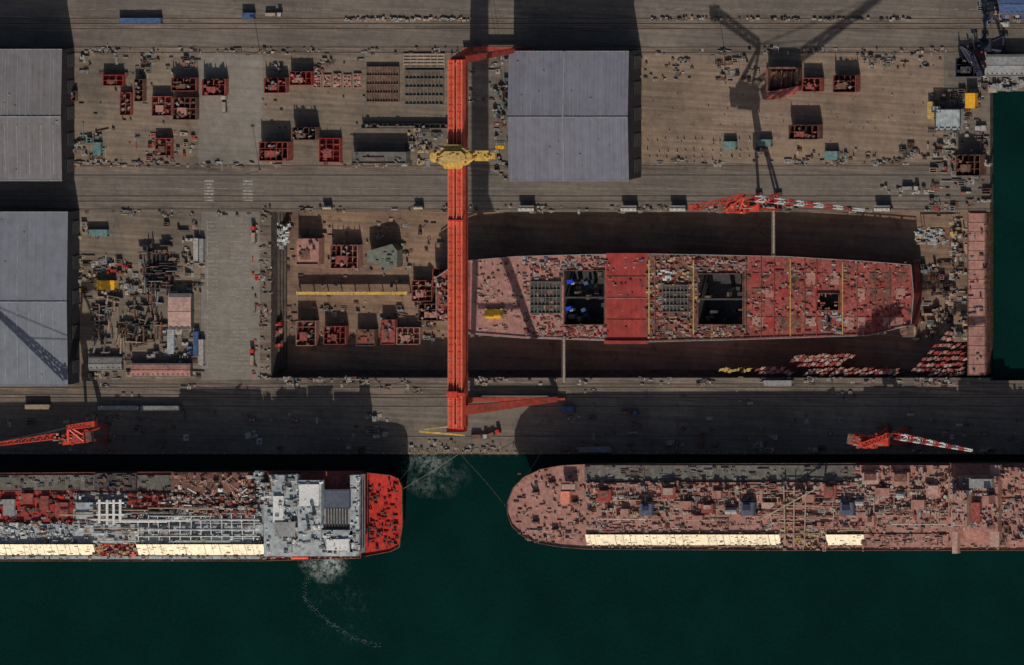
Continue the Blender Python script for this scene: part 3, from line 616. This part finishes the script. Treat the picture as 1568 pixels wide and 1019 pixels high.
scatter(b,406,455,728,848,150,[M_lgrey,M_white,M_lg2,M_tan,M_lgrey],.7,2.6,ZA+5.5,.3,3); scatter(b,456,492,738,832,70,[M_lgrey,M_white,M_lg2],.7,2.2,ZA+9,.3,1.3); scatter(b,490,540,814,846,60,[M_lgrey,M_white,M_grey,M_dgrey],.7,2.4,ZA+8,.3,1.3); scatter(b,537,549,732,845,40,[M_lgrey,M_white,M_lg2],.6,2,ZA+8,.3,1)
b.done(EA)
b=B('lifeboat'); b.tube(W(448,854,ZA+2),W(472,854,ZA+2),1.1,M_orange,10,.9); b.done(EA)
ZB=23
outB=[(900,711),(860,713),(828,719),(803,731),(787,747),(778,770),(778,788),(785,806),(800,820),(825,832),(860,838),(900,841),(1200,843),(1900,843),(1900,709),(1200,710)]
xb=W(900,0,ZB)[0]; cyB=W(0,778,ZB)[1]
EB=empty('tanker_ship')
ship(EB,outB,ZB,lambda x,y,k:(x+(max(0,xb-x)*.22*k),cyB+(y-cyB)*(1-.05*k-(.12*k if x<xb else 0))),M_pink)
zones(EB,'deck_areas',[(895,1312,713,738,ZB,ZB+1.5,M_olive),(897,1452,739,792,ZB,ZB+2.5,M_pink),(897,1452,792,816,ZB,ZB+1,M_pink),(1310,1452,713,738,ZB+.1,ZB+3,M_pink),(1320,1452,818,838,ZB,ZB+1.5,M_pink),(1530,1700,716,838,ZB,ZB+3,M_pink)])
b=B('sloped_side_trunk'); trunk(b,896,1193,819,835,ZB,M_cream,2.6); trunk(b,1264,1322,819,835,ZB,M_cream,2.6); b.done(EB)
b=B('deck_equipment')
scatter(b,790,893,722,832,150,[M_pink,M_pinkl,M_rust,M_dgrey,M_brown,M_pinkl,M_pink],.5,2.3,ZB,.3,1.4)
scatter(b,898,1310,716,737,120,[M_olive,M_grey,M_brown],.8,3,ZB+1.5,.2,.9)
scatter(b,898,1450,739,792,950,P_ship+[M_tan,M_pinkl],.6,3,ZB+2.5,.2,2.6); scatter(b,898,1450,792,817,430,P_ship+[M_tan,M_pinkl,M_pinkl],.6,2.4,ZB+1,.2,1.4)
scatter(b,1193,1264,800,842,130,[M_tan,M_cw,M_rust,M_yel2,M_pinkl,M_pinkl],.6,2.3,ZB+.5,.3,2); scatter(b,1320,1450,818,838,110,[M_pinkl,M_pink,M_rust],.6,2,ZB+1.5,.2,.7); scatter(b,900,1560,836,841,160,[M_tan,M_pinkl,M_rust],.5,1.6,ZB,.2,.8)
scatter(b,1310,1452,714,790,260,P_ship+[M_cw,M_pinkl,M_tan],.7,2.8,ZB+3,.3,2.4); scatter(b,1532,1575,718,838,160,P_ship+[M_pinkl],.7,2.6,ZB+3,.3,2.4)
b.done(EB)
b=B('pipe_rack')
for k in range(60):
    v=U(742,815); u0=U(898,1380); zz=U(ZB+3,ZB+4.6); p=W(u0,v,zz); b.tube(p,(p[0]+U(8,34),p[1],zz),U(.15,.35),random.choice([M_tan,M_pinkl,M_rust,M_cw,M_pink]),6)
for k in range(44):
    uu=U(900,1440); v=U(742,790); p=W(uu,v,ZB+5); b.tube(p,(p[0]+U(-1,1),p[1]-U(3,11),ZB+5),U(.15,.35),random.choice([M_tan,M_pinkl,M_rust,M_cw]),6)
for uu in(1200,1216,1234): b.tube(W(uu,745,ZB+7),W(uu+U(-3,3),836,ZB+4),.4,M_tan,6)
for k in range(4): b.beam(W(1192,752+k*22,ZB+6.5-k*.5),W(1256,752+k*22+U(-2,2),ZB+6.5-k*.5),.45,random.choice([M_tan,M_pinkl]))
b.beam(W(1160,798,ZB+7),W(1262,742,ZB+9),.7,M_tan); b.beam(W(1262,742,ZB+9),W(1262,742,ZB+2.5),.9,M_tan)
b.done(EB)
b=B('deck_houses')
for q in((980,998,772,790),(1134,1154,770,790),(1286,1306,770,790)): b.pb(*q,ZB+2.5,ZB+7,mat('slate_blue',(.09,.10,.14),.4,.5)); b.pb(q[0]+3,q[1]-6,q[2]+3,q[3]-8,ZB+7,ZB+8,M_navy)
for q in((1040,1058,768,778),(1166,1186,770,779),(1228,1246,758,770),(1060,1075,790,797),(860,880,742,750),(950,962,780,792),(1090,1104,752,764),(1340,1362,748,760),(1395,1415,766,780)): b.pb(*q,ZB+2.5,ZB+6,random.choice([M_tan,M_pinkl,M_pink]))
for q in((915,935,750,768),(1012,1034,746,764),(1074,1092,772,786),(1262,1280,744,762),(1320,1345,724,742),(1366,1392,724,744),(1418,1440,742,762),(1325,1338,790,806)): b.pb(*q,ZB+2.5,ZB+5.5,random.choice([M_red,M_pink,M_redm,M_pinkl])); b.pb(q[0]+3,q[1]-4,q[2]+2,q[3]-6,ZB+5.5,ZB+6.3,random.choice([M_pinkl,M_rust,M_tan]))
for q in((1110,1128,776,790),(1310,1322,762,778),(1372,1384,752,764)): x0,y0,_=W(q[0],q[3],ZB+6); x1,y1,_=W(q[1],q[2],ZB+6); b.tube((x0,(y0+y1)/2,ZB+4.6),(x1,(y0+y1)/2,ZB+4.6),2,M_lg2,10)
b.pb(858,872,753,772,ZB,ZB+3,M_orangel); b.pb(1452,1528,730,815,ZB,ZB+9,M_pink); b.pb(1456,1480,752,806,ZB+9,ZB+15,M_pinkl); b.pb(1484,1518,734,748,ZB+9,ZB+13,M_lg2); b.pb(1486,1500,770,800,ZB+9,ZB+12,M_red); b.pb(1458,1466,815,848,ZB,ZB+4,M_pinkl); b.pb(1516,1530,713,838,ZB,ZB+6,M_pinkl)
b.pb(1504,1514,760,772,ZB+9,ZB+18,M_pink)
for k in range(5): b.pb(1458+k*4.4,1460+k*4.4,754,804,ZB+15,ZB+15.4,M_pink)
scatter(b,1454,1526,732,813,200,P_ship+[M_lgrey,M_cw,M_pinkl],.6,2.4,ZB+9,.4,2.2); scatter(b,1457,1479,754,804,30,P_ship+[M_cw],.6,2,ZB+15,.3,1.4)
b.done(EB)
b=B('mooring_winches')
for (uu,vv) in((820,755),(820,800),(845,740),(850,812),(880,770)):
    x,y,z=W(uu,vv,ZB+1.4); b.box(x-2,x+2,y-1.4,y+1.4,ZB,ZB+.5,M_dgrey); b.tube((x-1.8,y,z),(x+1.8,y,z),1,M_rust,10); b.tube((x-1.9,y,z),(x-1.5,y,z),1.4,M_tan,10)
for k in range(10): x,y,_=W(U(800,890),U(735,820),ZB+1); b.tube((x,y,ZB),(x,y,ZB+1.2),.45,M_pinkl,8)
b.done(EB)
b=B('mooring_rope')
for p,q in(((700,697,.5),(612,752,ZS)),((706,697,.5),(779,782,ZB)),((640,697,.5),(610,738,ZS)),((830,690,.5),(800,735,ZB))):
    p=Vector(W(*p));q=Vector(W(*q)); pr=p
    for k in range(1,9): t_=k/8; c_=p.lerp(q,t_); c_.z-=3*math.sin(math.pi*t_)*.6; b.tube(pr,c_,.11,M_tan,5); pr=c_.copy()
b.done()
b=B('quayside_materials'); scatter(b,0,600,632,690,90,P_line+[M_green],1,4,0,.4,2,clump=.6); scatter(b,615,790,676,692,50,P_line,.7,2.2,0,.3,1.2,clump=.5); scatter(b,840,1568,632,690,100,P_line,1,4,0,.4,2,clump=.6)
for k in range(120):
    uu=-20+k*13.5; x,y,_=W(uu,693.5); b.tube((x,y,0),(x,y,.9),.35,M_yel2,8); b.tube((x,y-1.6,-2),(x,y-1.6,-.5),.9,M_black,8)
b.done()
# ---------------------------------------------------------------- gantry crane
E=empty('gantry_crane'); ZG=75
b=B('girders')
for (u0,u1) in((686.5,696),(699.5,708.5)):
    b.pb(u0,u1,92,655,ZG-4,ZG,M_orange)
    x0,y0,_=W(u0,655,ZG);x1,y1,_=W(u1,92,ZG); xq=(x0+x1)/2
    b.box(xq-.9,xq+.9,y0,y1,ZG-9,ZG-4.01,M_legred)
    for x in(x0+.3,x1-.3): b.box(x-.15,x+.15,y0,y1,ZG,ZG+1,M_orangel)
    b.box(xq-.3,xq+.3,y0,y1,ZG,ZG+.4,M_cred)
    y=y0
    while y<y1: b.box(x0+.5,x1-.5,y-.12,y+.12,ZG,ZG+.25,random.choice([M_cred,M_orangel])); y+=4.2
for v in(96,340,520,650): b.pb(696,699.5,v,v+5,ZG-3,ZG-.5,M_orange)
b.pb(686,709,337,339,ZG,ZG+1.5,M_cred); b.pb(683,712,602,607,ZG-1,ZG+2,M_cred)
b.done(E)
b=B('trolley')
b.oct(664,722,227,254,ZG+1.2,ZG+6,M_gold,.35); b.oct(658,672,234,249,ZG+1.5,ZG+4.5,M_gold); b.oct(676,708,222,259,ZG+2,ZG+5.2,M_gold,.25)
b.pb(722,758,234,244,ZG+1.5,ZG+3.5,M_gold); b.pb(727,748,231,247,ZG+2,ZG+4,M_gold); b.oct(674,712,232,250,ZG+6,ZG+7.2,M_yel2)
scatter(b,668,718,230,251,46,[M_gold,M_yel2,M_tan,M_brown,M_gold],.5,1.6,ZG+6,.3,1.6); scatter(b,724,756,235,243,12,[M_gold,M_yel2,M_brown],.5,1.2,ZG+4,.3,.8)
b.done(E)
b=B('legs')
def gp(u_,v_,z): x,y,_=W(u_,v_,0); return (x,y,z)
gx=698+LA*ZG/S
for (vb,spread) in((611,((-62,3),(68,4))),(74,((-62,2.6),(22,3)))):
    for du,wd in spread: b.taper(gp(gx+du,vb,2.5),gp(gx+(5 if du>0 else -5),vb,ZG-4),wd*.8,wd*1.5,M_legred,2.4,4)
    b.beam(gp(gx+spread[0][0],vb,3),gp(gx+spread[1][0],vb,3),2.4,M_legred); b.beam(gp(gx-30,vb,34),gp(gx+(34 if spread[1][0]>40 else 12),vb,34),1.4,M_legred)
    b.pb(688,708,vb+14,vb+24,ZG-12,ZG-9.2,M_cred)
    for du,_w in spread:
        for k in range(-3,4): x,y,_=gp(gx+du+k*4,vb,0); b.tube((x,y-.4,.7),(x,y+.4,.7),.7,M_dgrey,10); b.box(x-.7,x+.7,y-.7,y+.7,1,2.4,M_legred)
b.done(E)
b=B('end_platform'); b.beam(W(642,661,ZG-2),W(712,667,ZG-2),1.1,M_gold); b.pb(685,700,600,610,ZG,ZG+3,M_cred); b.pb(684,710,655,662,ZG-8,ZG-3,M_cred)
b.beam(W(650,658,ZG-2),W(686,654,ZG-2),.6,M_gold); b.done(E)
b=B('hoist_ropes')
for du in(-3,3):
    x,y,_=W(700+du,240,ZG); b.tube((x,y,20),(x,y,ZG),.15,M_dgrey,5)
x,y,_=W(700,240,ZG); b.box(x-2.5,x+2.5,y-1,y+1,17,20,M_yellow); b.done(E)
# ---------------------------------------------------------------- luffing cranes
def luffing(gu,gv,zh,root,tip,apex,back,m=M_cred,stripe=True,hs=9):
    E=empty('luffing_jib_crane'); b=B('portal')
    def g2(du,dv,z): x,y,_=W(gu,gv,0); return (x+du,y+dv,z)
    for sx in(-6,6):
        for sy in(-5,5): b.beam(g2(sx,sy,1),g2(sx*.45,sy*.45,zh*.6),1.3,m); x,y,_=g2(sx,sy,0); b.box(x-2,x+2,y-.8,y+.8,.1,1.4,M_dgrey)
        b.beam(g2(sx,-5,2),g2(sx,5,2),.9,m)
    x,y,_=g2(0,0,0); b.box(x-4,x+4,y-4,y+4,zh*.6,zh*.6+1.5,m); b.tube(g2(0,0,zh*.6+1.5),g2(0,0,zh),2.3,m,12,2); b.done(E)
    b=B('machinery_house'); r_=Vector(root); t_=Vector(tip); bk=Vector(back); d=(t_-r_); ang=math.atan2(d.y,d.x)
    cx,cy,_=g2(0,0,0); b.rb(cx-math.cos(ang)*3,cy-math.sin(ang)*3,hs*1.5,hs*.75,ang,zh,zh+5,m); b.rb(cx-math.cos(ang)*5,cy-math.sin(ang)*5,hs*.7,hs*.6,ang,zh+5,zh+6.2,M_legred); b.rb(cx+math.cos(ang)*7,cy+math.sin(ang)*7+3,2.5,2.5,ang,zh+1,zh+4,M_glass)
    b.rb(cx-math.cos(ang)*12,cy-math.sin(ang)*12,3.5,hs*.7,ang,zh+.5,zh+4,M_rust); b.rb(cx,cy,hs*2,.5,ang,zh+5,zh+5.8,M_tan)
    for k in range(16): b.rb(cx+U(-8,5),cy+U(-3,3),U(.6,2),U(.5,1.4),ang,zh+5,zh+U(5.4,7),random.choice([m,M_legred,M_orangel,M_rust,M_tan]))
    b.done(E)
    b=B('jib'); b.lattice(root,tip,3.4,m,M_white if stripe else None,12,1.2,.6); b.done(E)
    b=B('a_frame'); ap=Vector(apex)
    for s_ in(-2,2):
        o=Vector((-math.sin(ang)*s_,math.cos(ang)*s_,0)); b.beam(Vector((cx,cy,zh+5))+o,ap+o*.4,.8,m); b.beam(Vector((cx-math.cos(ang)*9,cy-math.sin(ang)*9,zh+5))+o,ap+o*.4,.7,m)
    b.lattice(apex,back,2.4,m,None,7,3,.6); b.tube(back,tuple(bk+Vector((0,0,-3))),1.8,m,8); b.beam(apex,tip,.3,M_dgrey); b.beam(apex,tuple(r_.lerp(t_,.5)),.3,M_dgrey)
    b.rb(back[0],back[1],5,3.5,ang,back[2]-2.5,back[2]+1,m); b.done(E)
luffing(1178,309,34,W(1145,303,37),W(1322,322,72),W(1140,300,50),W(1062,318,65))
luffing(150,663,34,W(88,668,37),W(-45,686,66),W(104,655,46),W(140,650,50),stripe=False)
luffing(1376,668,34,W(1372,668,37),W(1488,690,44),W(1360,668,44),W(1322,682,44))
luffing(1524,66,22,W(1490,92,25),W(1472,70,36),W(1490,84,32),W(1500,110,32),m=M_navy,stripe=False,hs=8)
for q in((398,80),(398,262),(104,262),(968,262),(1330,584),(620,584),(508,584),(1110,80)):
    b=B('flood_light_mast'); x,y,_=W(*q); b.tube((x,y,0),(x,y,16),.22,M_dgrey,8,.12); b.box(x-1.2,x+1.2,y-.3,y+.3,15.6,16.2,M_dgrey); b.box(x-.6,x+.6,y-.6,y+.6,0,.5,M_tan); b.done()
# ---------------------------------------------------------------- light, sky, camera
s_,t_=.28,1.75
a=T((-s_,t_,0)); dv=Vector((a[0],a[1],-1)).normalized()
sun=bpy.data.lights.new('sun','SUN'); sun.energy=4.2; sun.angle=math.radians(.6); sun.color=(1,.95,.86)
so=bpy.data.objects.new('sun',sun); bpy.context.scene.collection.objects.link(so); so.rotation_euler=dv.to_track_quat('-Z','Y').to_euler()
wd=bpy.data.worlds.new('World'); bpy.context.scene.world=wd; wd.use_nodes=True; t=wd.node_tree
sk=t.nodes.new('ShaderNodeTexSky'); sk.sky_type='NISHITA'; sk.sun_disc=False
sd=-dv; sk.sun_elevation=math.asin(sd.z); sk.sun_rotation=math.atan2(sd.x,sd.y); sk.altitude=0; sk.air_density=.8; sk.dust_density=2.5
t.links.new(sk.outputs[0],t.nodes['Background'].inputs[0]); t.nodes['Background'].inputs[1].default_value=.07
cam=bpy.data.cameras.new('camera'); cam.type='ORTHO'; cam.ortho_scale=1568*S; cam.clip_end=8000; cam.clip_start=10
co=bpy.data.objects.new('camera',cam); bpy.context.scene.collection.objects.link(co)
Mx=Matrix((r,u,c)).transposed().to_4x4(); Mx.translation=c*1800; co.matrix_world=Mx
bpy.context.scene.camera=co
sc=bpy.context.scene; sc.view_settings.view_transform='Standard'; sc.view_settings.look='None'; sc.view_settings.exposure=0
